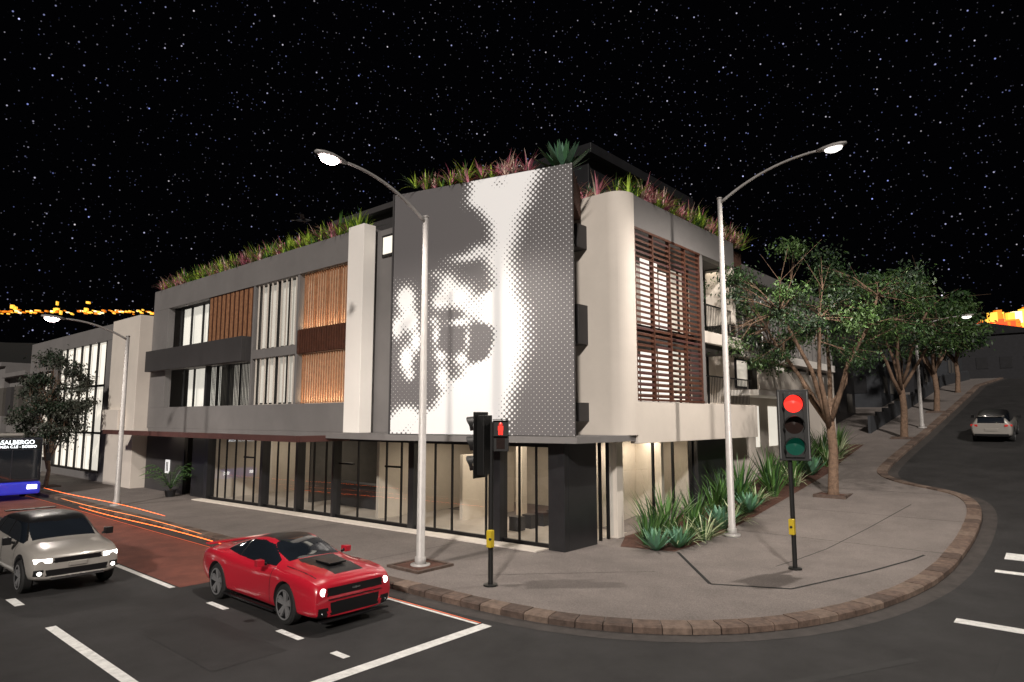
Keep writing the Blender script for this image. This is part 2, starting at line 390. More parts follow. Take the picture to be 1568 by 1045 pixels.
for z0,z1 in ((4.6,6.9),(7.4,10.2)):
    cur.box(7.7,10.2,.8,.85,z0,z1,curtainb if z0<5 else curtain)
    for x in (7.7,8.5,9.3,10.15,11.2,12.0): fr.box(x,x+.07,.7,.78,z0,z1,frame)
    for i in range(30):
        x=7.7+i*.15; fr.box(x,x+.02,Y+.12,Y+.14,z0,z0+1.0,frame)
    fr.box(7.65,12.3,Y+.1,Y+.16,z0+1.0,z0+1.05,frame)
walls.box(10.2,13,.8,1.0,4.6,10.35,cream)
for z0,z1 in ((3.9,4.5),(6.4,7.7),(9.6,10.4)):
    walls.box(1.25,1.797,.2,1.6,z0,z1,concd)
bw=B()
bw.box(13.0,30,.3,12,.2,6.9,cream); bw.box(13.0,29,-.1,12,6.9,7.3,white); bw.box(13.4,29,.6,12,7.3,10.6,cream); bw.box(12.8,29.5,-.3,12,10.6,11.2,conc)
bw.box(12.6,22,-1.3,.3,5.0,5.25,white); bw.box(12.6,22,-1.35,-1.25,5.25,6.2,cream)
bw.make('rear_wing',G,bevel=.01)
for i,x in enumerate([14,15.6,17.4,19.2,21,23,25,27]):
    for z0,z1 in ((7.5,10.2),(5.4,6.8)):
        fr.box(x-.05,x+1.15,.2 if z0<6 else .5,.297 if z0<6 else .597,z0,z1,frame)
        (cur).box(x,x+1.1,.16 if z0<6 else .46,.2 if z0<6 else .5,z0+.1,z1-.1,random.choice([curtainb,curtain,dimwall,curtain]))
for i in range(20):
    x=13.2+i*.8; fr.box(x,x+.12,-.1,.1,7.3,10.6,conc)
for x in (15.5,18,20.5): cur.box(x,x+1.2,.27,.295,2.6,4.6,curtainb)
ph=B(); ph.box(4.9,13,2.2,9,10.6,14.3,slate); ph.box(4.5,13.4,1.8,9.4,14.3,14.7,slate)
ph.box(1.4,4.9,7.5,13.6,10.6,12.9,concd); ph.box(1.0,4.9,7.2,14.0,12.9,13.15,concd)
ph.box(1.35,1.397,11.8,13.2,11.6,12.6,curtainb)
ph.make('penthouse',G,bevel=.015)
walls.make('walls',G,bevel=.012); slabs.make('floor_slabs',G); tim.make('timber_louvres',G); gl.make('window_glass',G); fr.make('window_frames',G); cur.make('curtains',G); inn.make('shop_interior',G)

# --- perforated screen: halftone portrait
S0=Vector((-2.17,5.4)); S1=Vector((-.55,-.9)); SW=(S1-S0).length; Z0=3.5; Z1=11.62
def lin(tab,t):
    for a,c in zip(tab,tab[1:]):
        if t<=c[0]:
            k=(t-a[0])/(c[0]-a[0]); k=k*k*(3-2*k); return a[1]+(c[1]-a[1])*k
    return tab[-1][1]
RB=[(0,.84),(.1,.79),(.2,.73),(.33,.69),(.45,.72),(.55,.765),(.66,.77),(.78,.73),(.88,.68),(1,.64)]
LB=[(0,.46),(.06,.46),(.12,.52),(.2,.575),(.28,.59),(.33,.56),(.38,.58),(.43,.59),(.48,.52),(.54,.52),(.60,.58),(.70,.55),(.76,.42),(.82,.34),(.88,.27),(.94,.20),(1,.12)]
BL=[(.43,.31,.10,.022,.65),(.52,.285,.07,.03,.7),(.33,.40,.06,.05,.7),(.26,.36,.04,.02,.4),(.40,.46,.10,.055,1.0),(.28,.475,.05,.035,.8),(.47,.52,.07,.04,.75),(.08,.45,.06,.055,1.2),(.11,.54,.055,.05,1.2),(.03,.57,.04,.05,1.0),(.15,.63,.035,.05,1.0),(.09,.70,.045,.06,1.15),(.12,.77,.035,.03,.8),
(.27,.61,.03,.055,.8),(.25,.55,.035,.02,.5),(.40,.565,.07,.018,.8),(.45,.63,.022,.05,.7),(.30,.69,.045,.03,.8),(.42,.71,.05,.035,.9),(.31,.78,.05,.06,.95),(.10,.93,.09,.05,1.1),(.03,.97,.07,.04,1.1),(.25,.98,.10,.05,1.1),(.20,.86,.03,.03,.4),
(.56,.565,.06,.02,.6),(.50,.09,.07,.03,.6)]
DK=[(.34,.635,.040,.035,1.1),(.535,.640,.040,.042,1.5),(.50,.695,.045,.016,.8),(.37,.53,.05,.013,.4),(.62,.03,.06,.02,.45),(.17,.82,.06,.05,.5)]
def field(s,t):
    a=(s-lin(LB,t))/.09; c=(lin(RB,t)-s)/.15
    v=max(0,min(1.15,.55+min(a*.9,c)))
    for (x,y,rx,ry,am) in BL: v+=am*math.exp(-(((s-x)/rx)**2+((t-y)/ry)**2))*(1-min(v,1)*.7)
    for (x,y,rx,ry,am) in DK: v-=am*math.exp(-(((s-x)/rx)**2+((t-y)/ry)**2))
    base=.17*max(0,min(1,(s-.66)/.15))
    if s<.05 and t>.35: base=.15
    if t>.6: base=max(base,.10)
    v=min(v,1.25)
    if v<.06: v=0
    o=max(v,base*(1-.3*t))
    return o if o>.05 else -.12
nx,nz=120,140
me=bpy.data.meshes.new('perforated_panel'); vs=[];fs=[];fv=[];uvs=[]
for j in range(nz+1):
    for i in range(nx+1):
        s=i/nx; t=j/nz; p=S0.lerp(S1,s); vs.append((p.x,p.y,Z0+(Z1-Z0)*(1-t))); fv.append(field(s,t)); uvs.append((s*SW,t*(Z1-Z0)))
for j in range(nz):
    for i in range(nx):
        a=j*(nx+1)+i; fs.append((a,a+1,a+nx+2,a+nx+1)[::-1])
me.from_pydata(vs,[],fs)
at=me.attributes.new('field','FLOAT','POINT'); at.data.foreach_set('value',fv)
uvl=me.uv_layers.new(name='UVMap')
for l in me.loops: uvl.data[l.index].uv=uvs[l.vertex_index]
m=bpy.data.materials.new('perforated_metal'); m.use_nodes=True; N=m.node_tree.nodes; L=m.node_tree.links; p=N['Principled BSDF']
uvn=N.new('ShaderNodeUVMap'); uvn.uv_map='UVMap'
an=N.new('ShaderNodeAttribute'); an.attribute_name='field'
ds=[]
for o in (0,.5):
    sc=N.new('ShaderNodeVectorMath'); sc.operation='MULTIPLY_ADD'; sc.inputs[1].default_value=(1/.18,1/.18,0); sc.inputs[2].default_value=(o,o,0)
    L.new(uvn.outputs[0],sc.inputs[0])
    f=N.new('ShaderNodeVectorMath'); f.operation='FRACTION'; L.new(sc.outputs[0],f.inputs[0])
    g=N.new('ShaderNodeVectorMath'); g.operation='SUBTRACT'; g.inputs[1].default_value=(.5,.5,0); L.new(f.outputs[0],g.inputs[0])
    k=N.new('ShaderNodeVectorMath'); k.operation='LENGTH'; L.new(g.outputs[0],k.inputs[0]); ds.append(k)
mn=N.new('ShaderNodeMath'); mn.operation='MINIMUM'; L.new(ds[0].outputs['Value'],mn.inputs[0]); L.new(ds[1].outputs['Value'],mn.inputs[1])
rr=N.new('ShaderNodeMath'); rr.operation='MULTIPLY'; rr.inputs[1].default_value=.5; L.new(an.outputs['Fac'],rr.inputs[0])
sb=N.new('ShaderNodeMath'); sb.operation='SUBTRACT'; L.new(rr.outputs[0],sb.inputs[0]); L.new(mn.outputs[0],sb.inputs[1])
mr=N.new('ShaderNodeMapRange'); mr.inputs[1].default_value=-.03; mr.inputs[2].default_value=.03; L.new(sb.outputs[0],mr.inputs[0])
cm=N.new('ShaderNodeMix'); cm.data_type='RGBA'; cm.inputs[6].default_value=(.155,.148,.152,1); cm.inputs[7].default_value=(.6,.58,.56,1); L.new(mr.outputs[0],cm.inputs[0]); L.new(cm.outputs[2],p.inputs['Base Color'])
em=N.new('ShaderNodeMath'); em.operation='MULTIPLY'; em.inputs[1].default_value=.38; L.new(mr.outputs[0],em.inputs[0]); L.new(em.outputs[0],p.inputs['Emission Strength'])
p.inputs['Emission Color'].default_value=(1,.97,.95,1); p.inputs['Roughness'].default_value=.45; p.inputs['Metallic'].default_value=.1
me.materials.append(m); me.update()
sc_=bpy.data.objects.new('perforated_screen',me); scene.collection.objects.link(sc_); sc_.parent=G[0]
b=B(); b.seg(S0,S1,.08,Z0,Z1,concd,off=.06)
b.seg(S0-(S1-S0).normalized()*.05,S0,.14,Z0-.02,Z1+.02,concd,off=.02); 
b.make('screen_backing',G)

def area(x,y,z,sx,sy,pw,col=(1,.93,.82),rot=(0,0,0)):
    l=bpy.data.lights.new('ceiling_light','AREA'); l.shape='RECTANGLE'; l.size=sx; l.size_y=sy; l.energy=pw; l.color=col
    o=bpy.data.objects.new('ceiling_light',l); o.location=(x,y,z); o.rotation_euler=rot; scene.collection.objects.link(o); o.parent=G[0]
warm=(1,.86,.68)
area(2.5,4.5,3.2,2.5,6,200,warm); area(2.5,12.2,3.2,2.5,5,105,warm); area(2.5,18,3.2,2.5,3,65,warm)
area(5.5,.6,3.2,4,.6,100,warm)
for z in (4.66,7.75): area(X+.36,11.2,z,.12,3.4,26,(1,.66,.38),(math.pi,0,0))
area(X-.2,18,3.2,.6,14,40,warm)
area(9.3,-.3,6.7,3.5,.5,24,warm)
area(9.3,-.3,10.2,3.5,.5,18,warm)

# ------------------------------------------------------------ rooftop planting
def blade(b,base,az,ln,w,lean,droop,m,seg=4):
    p=Vector(base); d=Vector((math.cos(az),math.sin(az),0)); sd=Vector((-d.y,d.x,0)); vs=[];a=lean
    for i in range(seg+1):
        t=i/seg; ww=w*(1-t)**.7*(.55+.9*t if t<.5 else 1) ; ww=max(ww,.002)
        vs+=[p-sd*ww/2,p+sd*ww/2]
        a=lean+droop*t
        p=p+(d*math.sin(a)+Vector((0,0,1))*math.cos(a))*ln/seg
    b.add(vs,[[2*i,2*i+1,2*i+3,2*i+2] for i in range(seg)],m)
def tuft(b,base,n,ln,w,ms,lean=(.1,1.0),droop=(.2,1.0),r=.08):
    for i in range(n):
        az=U(0,6.283); le=U(*lean)
        blade(b,(base[0]+math.cos(az)*r*R(),base[1]+math.sin(az)*r*R(),base[2]),az,ln*U(.65,1.1),w*U(.7,1.1),le,U(*droop),random.choice(ms))
def rosette(b,base,n,ln,w,ms):
    for i in range(n):
        k=i/n; blade(b,base,i*2.4,ln*(1-.25*k),w,1.25-1.1*k,-.35*(1-k)+.1,random.choice(ms),5)
b=B()
def run(p,q,step,hh,z):
    p=Vector(p);q=Vector(q);L_=(q-p).length;s=0
    while s<L_:
        c=p.lerp(q,s/L_); ms=random.choice([[pinkf[0],pinkf[2]],[pinkf[0],pinkf[4],pinkf[2]],[pinkf[1],pinkf[3]],[pinkf[1],pinkf[1],pinkf[3]],[pinkf[3],pinkf[1]],[pinkf[2],pinkf[0]]])
        tuft(b,(c.x+U(-.12,.12),c.y+U(-.15,.15),z+U(-.05,.08)),int(U(18,30)),hh*U(.65,1.25),.085,ms,(.05,1.15),(.2,1.3)); s+=step*U(.6,1.2)
run((-.95,9.2),(-.95,28),.24,.8,11.33)
run((-.6,9.2),(-.6,28),.45,.9,11.3)
tn=Vector((.25,.07))
run(S0+tn+Vector((0,-1.0)),S1+tn*1.0+Vector((-.3,1.3)),.26,.75,11.62)
run((.4,3.4),(1.5,.9),.35,.9,11.4)
run((2.6,-.98),(12.2,-.98),.22,.85,11.4)
run((2.6,-.5),(10.4,-.5),.5,.95,11.36)
run((2.0,0),(2.2,3),.4,.9,11.4)
b.make('rooftop_planting')
pb=B(); pb.box(-.85,-.4,9.1,28.1,10.6,11.25,mulch); pb.box(2.5,12.4,-.84,-.4,10.6,11.3,mulch); pb.prism([(-2.0,5.3),(-.40,-.8),(1.6,.3),(.2,5.2)],10.6,11.58,mulch); pb.make('planter_soil',G)
b=B(); rosette(b,(-.15,-.25,11.6),36,1.2,.28,agv); b.make('rooftop_agave')
b=B(); rosette(b,(2.5,.3,11.35),26,.95,.2,agv); b.make('rooftop_agave')

# ------------------------------------------------------------ neighbours left
G2=root('neighbouring_commercial_building',(-1.5,34,0))
w=B()
w.box(-1.9,-.9,28.52,32.8,0,9.9,cream); w.box(-.9,12,28.52,32.9,0,9.4,cream)
w.box(-2.3,-1.9,29.8,32.6,3.3,4.5,cream)
w.box(-1.6,12,33,52,8.9,9.9,conc); w.box(-1.6,12,33,34.6,0,8.9,conc); w.box(-1.6,12,44.5,52,0,8.9,conc); w.box(-1.6,12,34.6,44.5,0,.6,conc)
w.box(1,12,34.6,44.5,.6,8.9,intwall)
w.box(-1.75,-1.6,45.5,47,1,7.5,frame); w.box(-1.75,-1.6,48,50.5,3.5,7.5,frame)
w.make('walls',G2,bevel=.02)
w=B()
for i in range(7):
    y=34.6+i*1.62; w.box(-1.62,-1.5,y,y+.12,.6,8.9,frame)
for z in (3.0,6.0,.6): w.box(-1.63,-1.48,34.6,44.5,z,z+.14,frame)
w.make('window_frames',G2)
w=B(); w.box(-1.38,-1.35,34.6,44.5,.6,8.9,curtainb); w.box(-1.78,-1.755,45.7,46.8,1.2,7.3,curtain); w.make('lit_windows',G2)
def text(name,s,loc,size,rot,m,parent=None):
    c=bpy.data.curves.new(name,'FONT'); c.body=s; c.size=size; c.extrude=.01; c.align_x='CENTER'
    o=bpy.data.objects.new(name,c); o.location=loc; o.rotation_euler=rot; c.materials.append(m); scene.collection.objects.link(o)
    if parent: o.parent=parent[0]; o.matrix_parent_inverse=parent[1].inverted()
    return o
text('shop_lettering','ac cai',(-1.7,39.5,4.2),1.9,(math.pi/2,0,-math.pi/2),frame,G2)
G3=root('row_of_shops',(-1,60,0))
w=B()
for (y0,y1,z,m) in [(52.2,60,7.5,conc),(60.2,70,8.6,conc),(70.2,84,7.2,cream),(84.2,110,9,conc)]:
    w.box(-1.4+U(-.3,.3),10,y0,y1,0,z,m); w.box(-1.9,10,y0,y1,z+.002,z+.35,m)
    y=y0+.8
    while y<y1-1.5:
        for z0 in (.4,4.2):
            w.box(-2.0,-1.2,y-.1,y+1.5,z0,z0+2.4,random.choice([dimwall,concd,dimwall,curtain]))
        y+=2.6
w.make('walls',G3)
dh=M('house_dark_brick',(.012,.012,.015),.8,var=.3); dh2=M('house_blue_grey',(.028,.031,.037),.8,var=.2)
for (x0,x1,y0,y1,hh,m) in [(32,40,1.5,12,6.5,slate),(44,52,.5,10,4.5,dh2),(55,64,0,9,5,dh),(68,80,-1,9,6,dh2),(84,96,-9,3,6,dh)]:
    g=root('background_house',(x0,y0,h(x0)))
    w=B(); z=h(x0)-.5; w.box(x0,x1,y0,y1,z,z+hh,m)
    w.add([(x0-.3,y0-.3,z+hh),(x1+.3,y0-.3,z+hh),(x1+.3,y1,z+hh),(x0-.3,y1,z+hh),(x0+1.5,(y0+y1)/2,z+hh+1.8),(x1-1.5,(y0+y1)/2,z+hh+1.8)],[[0,1,5,4],[1,2,5],[2,3,4,5],[3,0,4],[0,3,2,1]],slate)
    w.make('walls_and_roof',g)
    w=B()
    for k in range(3):
        xx=x0+1+k*2.4; w.box(xx,xx+1.2,y0-.06,y0-.01,z+1.8,z+3.2,random.choice([slate,dimwall,slate])); 
    for k in range(3):
        yy=y0+1+k*2.4; w.box(x0-.06,x0-.01,yy,yy+1.2,z+1.8,z+3.2,slate)
    w.make('windows',g)
w=B()
x=30.5
while x<80:
    w.prism([(x,-1.6),(x+1.95,-1.6),(x+1.95,-1.45),(x,-1.45)],h(x)-.2,h(x)+1.25,dh2); x+=2
w.make('garden_wall')

# ------------------------------------------------------------ hills and lights
vs=[];fs=[];nA=120;rad=[160,220,280,340,400,500,700,1000]
hz=[-2,8,26,42,47,40,20,-5]
for r_,z_ in zip(rad,hz):
    for a in range(nA):
        t=a/nA*2*math.pi; k=1+.10*math.sin(3*t+1)+.06*math.sin(7*t)+.03*math.sin(17*t)
        vs.append((r_*math.cos(t),r_*math.sin(t),z_*k+(U(-.6,.6))))
for i in range(len(rad)-1):
    for a in range(nA): fs.append([i*nA+a,i*nA+(a+1)%nA,(i+1)*nA+(a+1)%nA,(i+1)*nA+a])
b=B(); b.add(vs,fs,M('dark_hillside',(.0025,.003,.0025),1,var=.3,scale=.02)); b.make('hills',smooth=True)
ly=M('city_light_amber',(1,.6,.1),.5,var=0,emit=(1,.5,.05),es=1.3); lw=M('city_light_white',(1,.9,.7),.5,var=0,emit=(1,.8,.4),es=1.6); lr=M('city_light_red',(1,.1,.02),.5,var=0,emit=(1,.06,.01),es=1.2)
lo=M('city_light_orange',(1,.3,.02),.5,var=0,emit=(.9,.25,.01),es=.6)
b=B(); cx,cy=-16,-12
def put(mm,tan,wd,ht,m,D=345):
    dx,dy=.755+.656*mm,.656-.755*mm
    x,y,z=cx+dx*D,cy+dy*D,4+tan*D
    nrm=Vector((dy,-dx)).normalized()*wd/2
    b.prism([(x-nrm.x,y-nrm.y),(x+nrm.x,y+nrm.y),(x+nrm.x+1,y+nrm.y+1),(x-nrm.x+1,y-nrm.y+1)],z-ht/2,z+ht/2,m)
for i in range(120): put(U(-.84,-.54),.163+random.gauss(0,.0016),U(.4,1.3),U(.4,.9),random.choice([ly,lo,lo,lw,ly]))
for i in range(8): put(random.choice([-.655,-.70,-.77])+U(-.006,.006),.168+random.gauss(0,.003),U(.5,1.6),U(.8,2.6),ly)
for i in range(14): put(U(.735,.80),.154+random.gauss(0,.003),U(1,3),U(3,7),random.choice([ly,lw,ly,lo]),265)
for i in range(34): put(U(.705,.80),.143+random.gauss(0,.004),U(2,6),U(1,2.5),random.choice([lr,lr,ly,lo]),265)
b.make('distant_city_lights')
b=B()
for i in range(9):
    mm=.70+i*.014; dx,dy=.755+.656*mm,.656-.755*mm; D=268; ht=4+.15*D+U(-3,0)
    x,y=cx+dx*D,cy+dy*D; b.box(x-2,x+2,y-2,y+2,5,ht,slate)
b.make('distant_towers')

# ------------------------------------------------------------ trees
def tree(name,x,y,fork,cr,cz,cen,nl,ncl,ls,tr,limbs=6,mats=leafs,lean=(0,0),rc=.75):
    z=h(x)+.12; g=root(name,(x,y,z)); b=B(); lf=B()
    fp=Vector((x+lean[0]*.4,y+lean[1]*.4,z+fork))
    b.tube([(x,y,z-.1),(x,y,z+.15),(x+lean[0]*.2+.06,y+lean[1]*.2-.08,z+fork*.5),fp],[tr*1.5,tr*1.05,tr*.9,tr*.8],bark,10)
    C=Vector((x+cen[0],y+cen[1],z+cz)); ends=[]
    for i in range(limbs):
        a=i/limbs*6.283+U(-.3,.3); e=C+Vector((math.cos(a)*cr[0]*U(.35,.65),math.sin(a)*cr[1]*U(.35,.65),cr[2]*U(-.5,.15)))
        st_=fp-Vector((0,0,U(0,.9)))
        mid=fp.lerp(e,.45)+Vector((U(-.2,.2),U(-.2,.2),-.15*(e-fp).length*.4)); m2=fp.lerp(e,.75)+Vector((U(-.2,.2),U(-.2,.2),0))
        b.tube([st_,st_.lerp(mid,.5)+Vector((U(-.08,.08),U(-.08,.08),-.05)),mid,m2,e],[tr*.6,tr*.5,tr*.42,tr*.33,tr*.24],bark,7); ends.append((mid,m2,e))
    for i in range(ncl):
        while True:
            v=Vector((U(-1,1),U(-1,1),U(-1,1)))
            if .35<v.length<1 and not (v.z<-.4 and math.hypot(v.x,v.y)<.35): break
        c=C+Vector((v.x*cr[0],v.y*cr[1],v.z*cr[2]))
        src=min((e for t in ends for e in t[1:]),key=lambda e:(e-c).length)
        md=src.lerp(c,.5)+Vector((U(-.2,.2),U(-.2,.2),U(-.1,.25)))
        b.tube([src,md,c],[tr*.2,tr*.11,tr*.04],bark,5,False)
        for k in range(3):
            e=c+Vector((random.gauss(0,rc*.7),random.gauss(0,rc*.7),random.gauss(0,rc*.45))); b.tube([md,e],[tr*.07,tr*.03],bark,4,False)
        mt=random.choice(mats); q=rc*U(.4,1.1)
        for k in range(int(nl/ncl*U(.5,1.5))):
            p=c+Vector((random.gauss(0,q*.6),random.gauss(0,q*.6),random.gauss(0,q*.36)))
            d=Vector((U(-1,1),U(-1,1),U(-1.5,.1))).normalized(); s=d.cross(Vector((U(-1,1),U(-1,1),U(-1,1)))).normalized()
            l=ls*U(.6,1.3); ww=l*.2
            lf.add([p,p+d*l*.5+s*ww,p+d*l,p+d*l*.5-s*ww],[[0,1,2,3]],mt if R()<.75 else random.choice(mats))
    b.make('trunk_and_branches',g,smooth=True); lf.make('foliage',g)
tree('street_tree',12.6,-4.1,3.5,(4.5,4.5,2.9),7.5,(.2,.7),22000,80,.16,.20,7,rc=.70)
tree('street_tree',29,-3.7,3.4,(4.2,4.2,2.7),7.3,(0,0),10000,50,.24,.2,6)
tree('street_tree',41,-3.7,3.0,(3.8,3.8,2.4),6.2,(0,0),6000,38,.28,.2,6)
tree('street_tree',54,-3.5,3.0,(3.6,3.6,2.3),5.8,(0,0),4000,30,.32,.2,6)
gre=[M('leaf_grey_a',(.04,.05,.035),.6,var=.3,scale=2),M('leaf_grey_b',(.07,.075,.058),.6,var=.3,scale=2),leafs[2]]
tree('street_tree',-4.7,33,1.8,(1.8,1.8,3.1),4.7,(0,0),13000,70,.2,.11,6,gre,rc=.55)
for x,y in ((12.6,-4.1),(29,-3.7),(41,-3.7),(-4.7,33)): pit(x,y,.6)
pit(-4.15,1.55,.62)

# ------------------------------------------------------------ garden plants
def plant(name,x,y,kind,s):
    b=B(); z=h(x)+.13
    if kind=='flax': tuft(b,(x,y,z),int(52),1.3*s,.085*s,[fl[0],fl[0],fl[1]],(.02,.75),(.05,.7),.18)
    if kind=='vari': tuft(b,(x,y,z),70,.85*s,.06*s,[fl[2],fl[0],fl[2],fl[1]],(.1,1.1),(.3,1.3),.2)
    if kind=='agave': rosette(b,(x,y,z),30,.85*s,.20*s,agv)
    if kind=='palm':
        b.tube([(x,y,z-.1),(x,y,z+.35)],[.08,.06],bark,8)
        for i in range(16):
            az=i*2.4; ln=1.2*s; pr=[]
            for t in range(9):
                k=t/8; rr=ln*k*.7; pr.append(Vector((x+math.cos(az)*rr,y+math.sin(az)*rr,z+.35+ln*(1.3*k-.85*k*k)*(1.45-.05*i))))
            b.tube(pr,[.012]*9,fl[1],4)
            sd=Vector((-math.sin(az),math.cos(az),0))
            for k in range(1,9):
                for sg in (-1,1):
                    d=(sd*sg+Vector((math.cos(az)*.6,math.sin(az)*.6,-.25))).normalized()*.3*s
                    o=Vector((math.cos(az)*.035,math.sin(az)*.035,0)); b.add([pr[k]-o,pr[k]+d,pr[k]+o],[[0,1,2]],fl[0])
    return b.make(name)
for (x,y,k,s) in [(1.8,-2.1,'agave',1.05),(2.6,-2.4,'agave',1.0),(2.4,-1.5,'flax',.8),(3.2,-2.3,'vari',1.3),(3.3,-1.2,'flax',1.25),(4.2,-2.5,'vari',1.3),(4.2,-1.2,'flax',1.35),(5.0,-1.7,'flax',.9),(5.9,-2.3,'agave',1.25),(6.1,-1.3,'flax',1.1),(6.8,-2.3,'vari',1.3),(7.6,-1.4,'flax',1.3),(8.6,-2.2,'agave',1.2),(8.8,-1.3,'flax',1.4),(10,-2.0,'vari',1.3),(10.4,-1.2,'flax',1.5),(11.6,-2.1,'flax',1.3),(12.8,-1.5,'flax',1.5),(13.8,-2.2,'vari',1.4),(15,-1.7,'flax',1.4),(16.4,-2.1,'agave',1.5),(17.5,-1.5,'flax',1.5),(18.8,-2.2,'vari',1.8),(20.2,-1.6,'flax',1.5),(21.5,-2.0,'vari',1.7),(23,-1.5,'flax',1.4)]:
    plant({'flax':'flax_bush','vari':'variegated_grass_clump','agave':'agave_plant'}[k],x,y,k,s)
plant('potted_palm',-2.0,22.8,'palm',1.45)
b=B(); b.tube([(-2,22.8,.12),(-2,22.8,.45)],[.2,.28],slate,16); b.make('plant_pot')

# ------------------------------------------------------------ street lamps
def lamp(x,y,H,arm,rise,az,lit,power):
    z=h(x)+.12; g=root('street_lamp',(x,y,z)); b=B()
    b.tube([(x,y,z),(x,y,z+.25),(x,y,z+.26),(x,y,z+H)],[.15,.15,.115,.075],polew,14)
    b.tube([(x,y,z-.02),(x,y,z+.08)],[.26,.26],polew,14)
    b.tube([(x,y,z+H),(x,y,z+H+.05)],[.09,.09],polew,14)
    d=Vector((math.cos(az),math.sin(az),0)); pr=[]
    for i in range(15):
        t=i/14; pr.append(Vector((x,y,z+H-.15))+d*arm*t+Vector((0,0,1))*rise*(1-(1-t)**2.1))
    b.tube(pr,[.05-.012*i/14 for i in range(15)],polew,8)
    b.make('pole_and_arm',g,smooth=True)
    e=pr[-1]; sd=Vector((-d.y,d.x,0)); hb=B(); secs=[(-.1,.05,.04),(.12,.12,.07),(.4,.17,.085),(.62,.15,.07),(.78,.08,.035)]
    vs=[];fs=[]
    for (t,w_,hh) in secs:
        c=e+d*t+Vector((0,0,.05*t))
        for k in range(10):
            a=k/10*6.283; vs.append(c+sd*w_*math.cos(a)+Vector((0,0,hh*math.sin(a))))
    for i in range(4):
        for k in range(10): fs.append([i*10+k,i*10+(k+1)%10,(i+1)*10+(k+1)%10,(i+1)*10+k])
    fs+= [list(range(10)),list(range(40,50))]
    hb.add(vs,fs,polew); hb.make('lamp_head',g,smooth=True)
    lb=B(); vs=[];c0=e+d*.4+Vector((0,0,-.05)); fs=[]
    for r_,dz in ((1,0),(.85,-.07),(.4,-.12)):
        for k in range(16):
            a=k/16*6.283; vs.append(c0+d*.27*r_*math.cos(a)+sd*.145*r_*math.sin(a)+Vector((0,0,dz)))
    for i in range(2):
        for k in range(16): fs.append([i*16+k,i*16+(k+1)%16,(i+1)*16+(k+1)%16,(i+1)*16+k])
    fs.append(list(range(32,48))); lb.add(vs,fs,lit); lb.make('lamp_lens',g,smooth=True)
    if power:
        l=bpy.data.lights.new('lamp_light','SPOT'); l.energy=power; l.shadow_soft_size=.12; l.spot_size=math.radians(172); l.spot_blend=.6; l.color=(1,.91,.82)
        o=bpy.data.objects.new('lamp_light',l); o.location=c0+Vector((0,0,-.2)); scene.collection.objects.link(o); o.parent=g[0]; o.matrix_parent_inverse=g[1].inverted()
lamp(-4.15,1.55,9.45,2.75,.95,math.pi,lampglow,2300)
lamp(5.2,-3.0,11.3,3.3,1.0,-math.pi/2,lampglow2,4200)
lamp(-5.0,21.0,7.6,2.6,.7,math.pi,lampglow,1100)
lamp(33,-4.0,6.5,2.4,.6,-math.pi/2,lampglow2,250)

